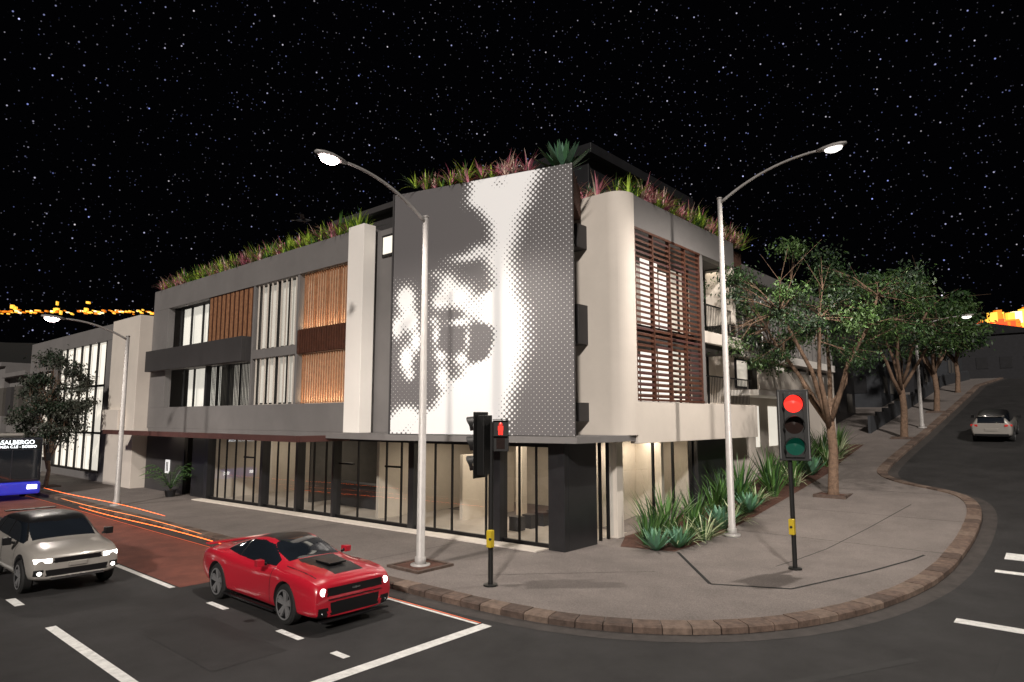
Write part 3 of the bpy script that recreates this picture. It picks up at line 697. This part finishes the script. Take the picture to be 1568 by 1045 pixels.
# ------------------------------------------------------------ traffic lights
def lensdisc(b,c,f,sd,r,m,n=20,bulge=.03):
    vs=[c+f*bulge]; 
    for k in range(n):
        a=k/n*6.283; vs.append(c+sd*r*math.cos(a)+Vector((0,0,r*math.sin(a))))
    b.add(vs,[[0,1+k,1+(k+1)%n] for k in range(n)],m)
def traffic(x,y,zt,hh,w_,az,off,ped=None):
    z=h(x)+.125; g=root('traffic_light',(x,y,z)); b=B()
    zc=zt-hh/2
    b.tube([(x,y,z-.02),(x,y,z+.04)],[.17,.17],blackm,12)
    b.tube([(x,y,z),(x,y,zt-hh*.15)],[.06,.06],blackm,12)
    f=Vector((math.cos(az),math.sin(az),0)); sd=Vector((-f.y,f.x,0)); c=Vector((x,y,zc))+f*off[0]+sd*off[1]
    def bx(w,h0,h1,d0,d1,m):
        poly=[c+sd*w/2+f*d0,c+sd*w/2+f*d1,c-sd*w/2+f*d1,c-sd*w/2+f*d0]
        b.prism([(p.x,p.y) for p in poly],c.z+h0,c.z+h1,m)
    b.make('pole',g,smooth=False)
    b=B()
    bx(w_,-hh/2,hh/2,-.02,.0,blackm)
    bx(w_*.58,-hh*.45,hh*.45,-.22,-.021,blackm)
    bx(w_*.6,-hh*.455,hh*.455,.001,.06,blackm)
    for zz in (-.25,.25):
        q=c+f*-.1+Vector((0,0,zz*hh)); b.tube([(x,y,q.z),tuple(q)],[.03,.03],blackm,8)
    b.make('signal_housing',g,bevel=.05)
    b=B(); t=.018
    wm=M('board_edge',(.2,.2,.2),.5,var=0)
    for s_ in (-1,1):
        p=c+sd*s_*(w_/2-.04)+f*.003; q=sd*t/2
        b.prism([(p.x-q.x,p.y-q.y),(p.x+q.x,p.y+q.y),(p.x+q.x+f.x*.004,p.y+q.y+f.y*.004),(p.x-q.x+f.x*.004,p.y-q.y+f.y*.004)],c.z-hh/2+.05,c.z+hh/2-.05,wm)
    r=hh*.125
    for k,m in ((.3,redlens),(0,amberlens),(-.3,greenlens)):
        cc=c+Vector((0,0,k*hh))+f*.065; lensdisc(b,cc,f,sd,r,m)
        vs=[];n=18
        for i in range(n+1):
            a=math.radians(-35+250*i/n); o=sd*math.cos(a)*(r+.02)+Vector((0,0,math.sin(a)*(r+.02)))
            ln=.30
            vs+=[cc+o,cc+o+f*(ln*(.35+.65*max(0,math.sin(a))) )+Vector((0,0,-.02))]
        b.add(vs,[[2*i,2*i+2,2*i+3,2*i+1] for i in range(n)],blackm)
    b.make('lenses_and_visors',g)
    b=B(); f2=Vector((math.cos(ped[0]),math.sin(ped[0]),0)) if ped else Vector((-1,0,0))
    q=Vector((x,y,z+1.08))+f2*.09; b.prism([(q.x-.07,q.y-.07),(q.x+.07,q.y-.07),(q.x+.07,q.y+.07),(q.x-.07,q.y+.07)],q.z-.2,q.z+.2,yellow)
    b.tube([tuple(q+f2*.05),tuple(q+f2*.1)],[.035,.035],blackm,10)
    b.make('push_button_box',g,bevel=.02)
    if ped:
        b=B(); az2=ped[0]; f3=Vector((math.cos(az2),math.sin(az2),0)); s3=Vector((-f3.y,f3.x,0)); c=Vector((x,y,zt-.56))+s3*ped[1]+f3*.08
        def bx(w,h0,h1,d0,d1,m,cx=0):
            poly=[c+s3*(cx+w/2)+f3*d0,c+s3*(cx+w/2)+f3*d1,c+s3*(cx-w/2)+f3*d1,c+s3*(cx-w/2)+f3*d0]
            b.prism([(p.x,p.y) for p in poly],c.z+h0,c.z+h1,m)
        bx(.36,-.36,.36,-.15,.08,blackm)
        for zz in (.0,.38): bx(.36,zz-.005,zz+.01,.081,.18,blackm)
        for sx in (-.175,.175): bx(.012,-.34,.34,.081,.16,blackm,sx)
        lensdisc(b,c+f3*.085+Vector((0,0,.27)),f3,s3,.04,redlens,10,.01)
        bx(.12,.12,.23,.083,.09,redlens); bx(.045,.02,.125,.083,.091,redlens,-.03); bx(.045,.02,.125,.083,.091,redlens,.03)
        bx(.2,-.31,-.05,.083,.087,amberlens)
        b.tube([tuple(Vector((x,y,zt-.5))),tuple(c)],[.03,.03],blackm,8)
        b.make('pedestrian_signal',g)
traffic(-4.4,-1.2,4.15,1.55,.62,math.radians(100),(.2,.16),(math.radians(218),.24))
traffic(2.0,-6.0,4.75,1.85,.78,math.radians(205),(.14,.12))

# ------------------------------------------------------------ vehicles
def wheel(b,x,y,r,side,w=.24,spokes=5):
    prof=[(r*.66,.0),(r*.68,.01),(r*.92,.012),(r,.05),(r,w-.04),(r*.9,w)]
    n=36; vs=[];fs=[]
    for (rr,d) in prof:
        for k in range(n):
            a=k/n*6.283; vs.append((x+rr*math.cos(a),y-side*d,r+rr*math.sin(a)))
    for i in range(len(prof)-1):
        for k in range(n): fs.append([i*n+k,i*n+(k+1)%n,(i+1)*n+(k+1)%n,(i+1)*n+k])
    b.add(vs,fs,rubber)
    vs=[];fs=[]; pr=[(r*.74,-.003),(r*.66,.003),(r*.62,.08),(.0,.10)]
    for (rr,d) in pr:
        for k in range(n):
            a=k/n*6.283; vs.append((x+rr*math.cos(a),y-side*d,r+rr*math.sin(a)))
    for i in range(3):
        for k in range(n): fs.append([i*n+k,i*n+(k+1)%n,(i+1)*n+(k+1)%n,(i+1)*n+k])
    b.add(vs,fs[:n],alloy); 
    b.add(vs,fs[n:],blacktrim)
    for k in range(spokes*2):
        a=(k//2)/spokes*6.283+(.16 if k%2 else -.16)+.3
        d=Vector((math.cos(a),math.sin(a))); s=Vector((-d.y,d.x))
        c0=d*.03; c1=d*r*.67; v=[]
        for yy in (.008,.05):
            for c,wd in ((c0,.028),(c1,.028)):
                for sg in (-1,1): q=c+s*wd*sg; v.append((x+q.x,y-side*(yy+ (.02 if c is c0 else 0)),r+q.y))
        b.add(v,[[0,1,3,2],[4,5,7,6],[0,1,5,4],[2,3,7,6],[0,2,6,4],[1,3,7,5]],alloy)
    vs=[(x,y-side*.02,r)]+[(x+.05*math.cos(k/12*6.283),y-side*.03,r+.05*math.sin(k/12*6.283)) for k in range(12)]
    b.add(vs,[[0,1+k,1+(k+1)%12] for k in range(12)],alloy)
def interp(st,x,k):
    if x<=st[0][0]: return st[0][k]
    for a,c in zip(st,st[1:]):
        if x<=c[0]: return a[k]+(c[k]-a[k])*(x-a[0])/(c[0]-a[0])
    return st[-1][k]
def car(name,loc,rot,st,wx,wr,mask,mats,extra,lev=3):
    g=root(name,loc,rot); vs=[];fs=[]
    for (x,W,zb,zs,wt,zt) in st:
        s5=(W-.09,zs); s7=(wt,zt-.05)
        hp=[(0,zb),(W-.14,zb),(W-.03,zb+.10),(W,zb+(zs-zb)*.5),(W-.015,zs-.09),s5,(s5[0]+(s7[0]-s5[0])*.15,s5[1]+(s7[1]-s5[1])*.12),(s5[0]+(s7[0]-s5[0])*.9,s5[1]+(s7[1]-s5[1])*.9),(wt*.82,zt-.012),(0,zt)]
        ring=[(x,-p[0],p[1]) for p in hp]+[(x,p[0],p[1]) for p in hp[-2:0:-1]]
        vs+=ring
    n=18
    for i in range(len(st)-1):
        for k in range(n): fs.append([i*n+k,i*n+(k+1)%n,(i+1)*n+(k+1)%n,(i+1)*n+k])
    for base in (0,(len(st)-1)*n):
        for k in range(9):
            if k==0: fs.append([base,base+1,base+n-1])
            elif k==8: fs.append([base+8,base+9,base+10])
            else: fs.append([base+k,base+k+1,base+n-k-1,base+n-k])
    me=bpy.data.meshes.new('body'); me.from_pydata(vs,[],fs)
    bm=bmesh.new(); bm.from_mesh(me); bmesh.ops.recalc_face_normals(bm,faces=bm.faces); bm.to_mesh(me); bm.free()
    ob=bpy.data.objects.new('body',me); scene.collection.objects.link(ob)
    ss=ob.modifiers.new('s','SUBSURF'); ss.levels=lev; ss.render_levels=lev
    cut=[]
    for x in wx:
        for sg in (-1,1):
            c=B(); c.tube([(x,sg*.62,wr),(x,sg*1.3,wr)],[wr*1.14]*2,blacktrim,40); co=c.make('cutter'); cut.append(co)
            bo=ob.modifiers.new('b','BOOLEAN'); bo.operation='DIFFERENCE'; bo.object=co; bo.solver='EXACT'
    bpy.context.view_layer.update()
    dg=bpy.context.evaluated_depsgraph_get()
    nm=bpy.data.meshes.new_from_object(ob.evaluated_get(dg))
    ob.modifiers.clear(); ob.data=nm
    for c in cut: bpy.data.objects.remove(c)
    nm.materials.clear()
    for m_ in mats: nm.materials.append(m_)
    for pl in nm.polygons:
        c=pl.center; nn=pl.normal; idx=None
        for x in wx:
            if math.hypot(c.x-x,c.z-wr)<wr*1.14+.004 and abs(c.y)>.55: idx=2
        pl.material_index=idx if idx is not None else mask(c,nn,st)
        pl.use_smooth=True
    ob.parent=g[0]
    wb=B()
    for x in wx:
        W=min(interp(st,x,1),.965)
        for sg in (-1,1): wheel(wb,x,sg*(W+.0),wr,sg)
    wb.make('wheels',g,world=False,smooth=False)
    eb=B(); extra(eb); eb.make('trim_and_lamps',g,world=False,bevel=.008)
    return g
ST1=[(-2.40,.80,.42,.84,.62,.90),(-2.33,.90,.32,.95,.66,1.02),(-1.9,.965,.24,1.0,.64,1.07),(-1.5,1.0,.22,1.02,.60,1.11),(-1.1,.985,.2,.995,.56,1.24),(-.6,.94,.18,.94,.56,1.37),(-.1,.925,.17,.91,.57,1.405),(.3,.925,.17,.91,.57,1.36),(.75,.94,.17,.92,.64,1.16),(1.05,.965,.18,.94,.70,1.04),(1.5,.995,.2,.94,.72,1.02),(2.0,.975,.2,.91,.70,.985),(2.28,.93,.2,.86,.68,.93),(2.39,.89,.22,.77,.66,.86),(2.43,.85,.24,.69,.6,.79)]
def mask1(c,n,st):
    zs=interp(st,c.x,3); zt=interp(st,c.x,5); ay=abs(c.y)
    if abs(n.y)>.42 and c.z>zs+.045 and c.z<zt-.075 and -1.25<c.x<.82:
        if abs(c.x+.62)<.035: return 2
        return 1
    if n.x>.22 and .22<c.x<.98 and c.z>1.02 and ay<.60 and c.z<1.355: return 1
    if n.x<-.12 and -1.65<c.x<-.78 and c.z>1.06 and ay<.5 and c.z<1.34: return 1
    if c.x>2.1 and n.x>.25:
        if ay<.64 and .61<c.z<.76: return 2
        if ay<.56 and .27<c.z<.50: return 2
        if .62<ay<.82 and .25<c.z<.42: return 2
    if c.x<-2.25 and .55<c.z<.78 and .25<ay<.75: return 2
    if c.z<.235: return 2
    if n.z>.4 and c.z>.8 and ay<.42-.10*max(0,(c.x-1.2)) and 1.0<c.x<2.2: return 3
    if n.z>.6 and c.z>1.28 and .0<ay<.42: return 3
    if n.z>.5 and c.x<-1.7 and ay<.36: return 3
    if (abs(c.x-.83)<.009 or abs(c.x+.72)<.009) and abs(n.y)>.5 and .3<c.z<zs+.03: return 2
    if abs(n.z)>.4 and abs(ay-.72)<.010 and 1.1<c.x<2.15 and c.z>.8: return 2
    return 0
def extra1(b):
    for s in (-1,1):
        b.tube([(2.25,s*.74,.695),(2.42,s*.72,.695)],[.078,.068],headlamp,16)
        b.tube([(2.26,s*.73,.335),(2.41,s*.71,.335)],[.045,.04],headlamp,12)
        b.tube([(.62,s*.90,.99),(.60,s*1.0,1.02)],[.03,.03],blacktrim,8)
        b.prism([(.50,s*.97),(.68,s*.98),(.66,s*1.13),(.52,s*1.12)],.97,1.09,redpaint)
        b.box(-2.44,-2.38,min(s*.35,s*.72),max(s*.35,s*.72),.66,.78,taillamp)
        b.box(-1.3,1.0,min(s*.90,s*.95),max(s*.90,s*.95),.16,.21,blacktrim)
    b.box(2.34,2.47,-.78,.78,.165,.20,blacktrim)
    b.box(2.425,2.45,-.09,.09,.67,.705,chrome)
    b.box(1.3,1.8,-.20,.20,1.02,1.055,blacktrim)
    b.box(-2.38,-2.2,-.8,.8,1.02,1.055,redpaint)
    b.box(2.42,2.45,-.62,.62,.545,.56,blacktrim)
rc_=car('red_sports_car',(-7.95,1.55,.0),-math.pi/2,ST1,(1.43,-1.42),.37,mask1,[redpaint,carglass,blacktrim,blacktrim],extra1,4)
rc_[0].scale=(1.0,1.0,1.04)

ST2=[(-2.16,.80,.48,.98,.66,1.08),(-2.12,.88,.40,1.06,.66,1.25),(-1.98,.93,.33,1.10,.64,1.46),(-1.5,.955,.29,1.09,.63,1.55),(-.6,.955,.26,1.06,.65,1.61),(.1,.95,.26,1.03,.65,1.625),(.42,.95,.26,1.02,.66,1.56),(.85,.955,.26,1.01,.72,1.27),(1.1,.96,.27,1.0,.76,1.10),(1.6,.955,.29,.98,.76,1.06),(1.98,.92,.31,.92,.72,1.0),(2.12,.86,.34,.84,.68,.92),(2.18,.80,.38,.76,.62,.84)]
def mask2(c,n,st):
    zs=interp(st,c.x,3); zt=interp(st,c.x,5); ay=abs(c.y)
    if c.z>1.46 and n.z>.45: return 3
    if abs(n.y)>.42 and c.z>zs+.05 and -1.95<c.x<1.0:
        if c.z>zt-.09: return 3
        if abs(c.x+.35)<.04 or abs(c.x+1.3)<.04: return 2
        return 1
    if n.x>.25 and .40<c.x<1.08 and c.z>1.09 and ay<.66: return 1
    if n.x<-.25 and c.x<-1.85 and 1.10<c.z<1.42 and ay<.60: return 1
    if c.x>1.95 and n.x>.25:
        if ay<.48 and .72<c.z<.83: return 2
        if ay<.62 and .44<c.z<.58: return 2
        if .68<ay<.85 and .46<c.z<.60: return 2
    if c.z<.33: return 2
    for x in (1.33,-1.33):
        if math.hypot(c.x-x,c.z-.37)<.50 and ay>.8: return 2
    if (abs(c.x-.78)<.009 or abs(c.x+.38)<.009) and abs(n.y)>.5 and .4<c.z<zs: return 2
    return 0
def extra2(b):
    for s in (-1,1):
        b.prism([(2.13,s*.52),(2.19,s*.52),(2.12,s*.84),(2.0,s*.86)],.735,.83,headlamp)
        b.tube([(2.05,s*.76,.52),(2.17,s*.74,.52)],[.045,.045],headlamp,12)
        b.tube([(.72,s*.92,1.06),(.70,s*1.02,1.08)],[.03,.03],blacktrim,8)
        b.prism([(.60,s*.99),(.78,s*1.0),(.76,s*1.17),(.62,s*1.16)],1.03,1.19,blacktrim)
        b.prism([(-2.17,s*.60),(-2.02,s*.93),(-2.06,s*.93),(-2.20,s*.60)],.92,1.03,taillamp)
    b.box(2.10,2.22,-.55,.55,.36,.42,chrome); b.box(2.16,2.2,-.18,.18,.62,.71,whitepaint)
    b.box(-2.19,-2.14,-.3,.3,.68,.8,whitepaint); b.box(-2.2,-2.08,-.75,.75,.40,.52,blacktrim)
    b.box(-2.15,-1.95,-.58,.58,1.50,1.53,blacktrim)
M2=[whitepaint,carglass,blacktrim,blacktrim]
car('white_suv',(-10.75,8.2,0),-math.pi/2,ST2,(1.33,-1.33),.37,mask2,M2,extra2,4)
gg=car('white_suv',(30.5,-8.0,h(30.5)),0,ST2,(1.33,-1.33),.37,mask2,M2,extra2,3)
gg[0].rotation_euler=(0,-math.atan(.13),0)

bg=root('city_bus',(-7.55,27.6,0),-math.pi/2)
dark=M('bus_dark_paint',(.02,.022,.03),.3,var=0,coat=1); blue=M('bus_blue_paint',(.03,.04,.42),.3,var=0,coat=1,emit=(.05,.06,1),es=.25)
b=B(); b.box(-11.5,0,-1.25,1.25,.9,3.05,dark); b.box(-11.52,.03,-1.27,1.27,.3,.9,blue); b.box(-10,-2,-.9,.9,3.05,3.25,whitepaint); b.make('body',bg,world=False,bevel=.12)
b=B(); b.box(.001,.02,-1.12,1.12,1.05,2.45,carglass)
for k in range(7): b.box(-11+k*1.5,-9.7+k*1.5,-1.262,-1.252,1.3,2.5,carglass); b.box(-11+k*1.5,-9.7+k*1.5,1.252,1.262,1.3,2.5,carglass)
b.box(.021,.03,-.02,.02,1.05,2.45,dark)
b.box(.001,.03,-1.1,1.1,2.52,2.95,blackm); b.make('windows',bg,world=False)
b=B(); b.box(.03,.06,-1.1,-.7,.55,.75,headlamp); b.box(.03,.06,.7,1.1,.55,.75,headlamp)
for s in (-1,1): b.tube([(-.1,s*1.2,2.7),(.35,s*1.38,2.7),(.35,s*1.42,2.3)],[.03,.03,.03],blacktrim,8); b.box(.3,.38,s*1.42-.1,s*1.42+.1,1.9,2.3,blacktrim)
for x in (-2.4,-8.6):
    for s in (-1,1): wheel(b,x,s*1.24,.48,s,.28,6)
b.make('lamps_mirrors_wheels',bg,world=False)
led=M('led_display',(1,1,1),.5,var=0,emit=(.9,.95,1),es=2.5)
text('led_destination','CASALBERGO',(-7.55,27.56,2.74),.28,(math.pi/2,0,0),led,bg)
text('led_destination','PIACENZA C.LE - BOBBIO',(-7.55,27.56,2.56),.17,(math.pi/2,0,0),led,bg)

# long-exposure light trails along the kerb lane (glowing streaks, mirrored in the shop glass)
b=B(); tr1=M('light_trail_orange',(1,.2,.05),.5,var=0,emit=(1,.15,.025),es=5); tr2=M('light_trail_amber',(1,.4,.1),.5,var=0,emit=(1,.25,.06),es=3)
for (x,z,y0,m_,rr_) in ((-6.25,.16,7.2,tr1,.008),(-6.3,.34,9.6,tr2,.005),(-6.28,.62,12.5,tr1,.006)):
    pts_=[(x+.03*math.sin(k*.4),y0+k*1.2,z+.03*math.sin(k*.5)) for k in range(13)]
    b.tube(pts_,[.003]+[rr_]*11+[.003],m_,6)
b.make('light_trails')

bg=root('bird',(-5.0,6.5,10.3)); b=B()
bc=Vector((-5.0,6.5,10.3)); rt=Vector((.656,-.755,0)); fw=Vector((.755,.656,0)); up=Vector((0,0,1))
b.tube([bc-rt*.22,bc-rt*.08,bc+rt*.08,bc+rt*.2,bc+rt*.28],[.015,.05,.06,.035,.008],slate,8)
for s in (-1,1):
    P=[bc+rt*.1,bc-rt*.06,bc+fw*s*.28+up*.12-rt*.02,bc+fw*s*.28+up*.12+rt*.1,bc+fw*s*.55+up*.05-rt*.14]
    b.add(P,[[0,1,2,3],[3,2,4]],slate)
b.add([bc-rt*.2,bc-rt*.36+fw*.06,bc-rt*.36-fw*.06],[[0,1,2]],slate)
b.make('bird_body',bg)

# ------------------------------------------------------------ world / sun / camera
w=bpy.data.worlds.new('World'); scene.world=w; w.use_nodes=True; N=w.node_tree.nodes; L=w.node_tree.links
bgn=N['Background']; tc=N.new('ShaderNodeTexCoord')
def stars(scale,thr,seed,pw,gain):
    mp=N.new('ShaderNodeMapping'); mp.inputs['Location'].default_value=(seed,seed*1.7,seed*.3); L.new(tc.outputs['Generated'],mp.inputs[0])
    v=N.new('ShaderNodeTexVoronoi'); v.inputs['Scale'].default_value=scale; L.new(mp.outputs[0],v.inputs['Vector'])
    r=N.new('ShaderNodeMapRange'); r.inputs[1].default_value=thr; r.inputs[2].default_value=thr*.3; r.inputs[3].default_value=0; r.inputs[4].default_value=1; L.new(v.outputs['Distance'],r.inputs[0])
    sp=N.new('ShaderNodeSeparateColor'); L.new(v.outputs['Color'],sp.inputs[0])
    p=N.new('ShaderNodeMath'); p.operation='POWER'; p.inputs[1].default_value=pw; L.new(sp.outputs[0],p.inputs[0])
    m_=N.new('ShaderNodeMath'); m_.operation='MULTIPLY'; L.new(p.outputs[0],m_.inputs[0]); L.new(r.outputs[0],m_.inputs[1])
    g_=N.new('ShaderNodeMath'); g_.operation='MULTIPLY'; g_.inputs[1].default_value=gain; L.new(m_.outputs[0],g_.inputs[0])
    cr=N.new('ShaderNodeMix'); cr.data_type='RGBA'; cr.inputs[6].default_value=(.3,.38,1,1); cr.inputs[7].default_value=(1,.92,.97,1); L.new(sp.outputs[1],cr.inputs[0])
    vm=N.new('ShaderNodeVectorMath'); vm.operation='SCALE'; L.new(cr.outputs[2],vm.inputs[0]); L.new(g_.outputs[0],vm.inputs['Scale']); return vm
s1=stars(110,.13,3.1,4.5,1.1); s2=stars(200,.18,7.7,4.5,.4); s3=stars(50,.055,11.3,3,2.0)
a1=N.new('ShaderNodeVectorMath'); L.new(s1.outputs[0],a1.inputs[0]); L.new(s2.outputs[0],a1.inputs[1])
a2=N.new('ShaderNodeVectorMath'); L.new(a1.outputs[0],a2.inputs[0]); L.new(s3.outputs[0],a2.inputs[1])
a3=N.new('ShaderNodeVectorMath'); L.new(a2.outputs[0],a3.inputs[0]); a3.inputs[1].default_value=(.0006,.0006,.0009)
L.new(a3.outputs[0],bgn.inputs[0]); bgn.inputs[1].default_value=1

sl=bpy.data.lights.new('moon','SUN'); sl.energy=2.8; sl.angle=math.radians(3); sl.color=(1,.92,.84)
so=bpy.data.objects.new('moon',sl); scene.collection.objects.link(so)
dv=Vector((.84*.88,.54*.88,-.47)); so.rotation_euler=dv.to_track_quat('-Z','Y').to_euler(); so.location=(-30,-20,30)

cd=bpy.data.cameras.new('camera'); co=bpy.data.objects.new('camera',cd); scene.collection.objects.link(co)
cd.sensor_width=36; cd.lens=36*1007/1568; cd.clip_end=4000; cd.clip_start=.1
co.location=(-16.06,-12.0,4.0); co.rotation_euler=(math.radians(96.7),0,math.radians(-49))
scene.camera=co
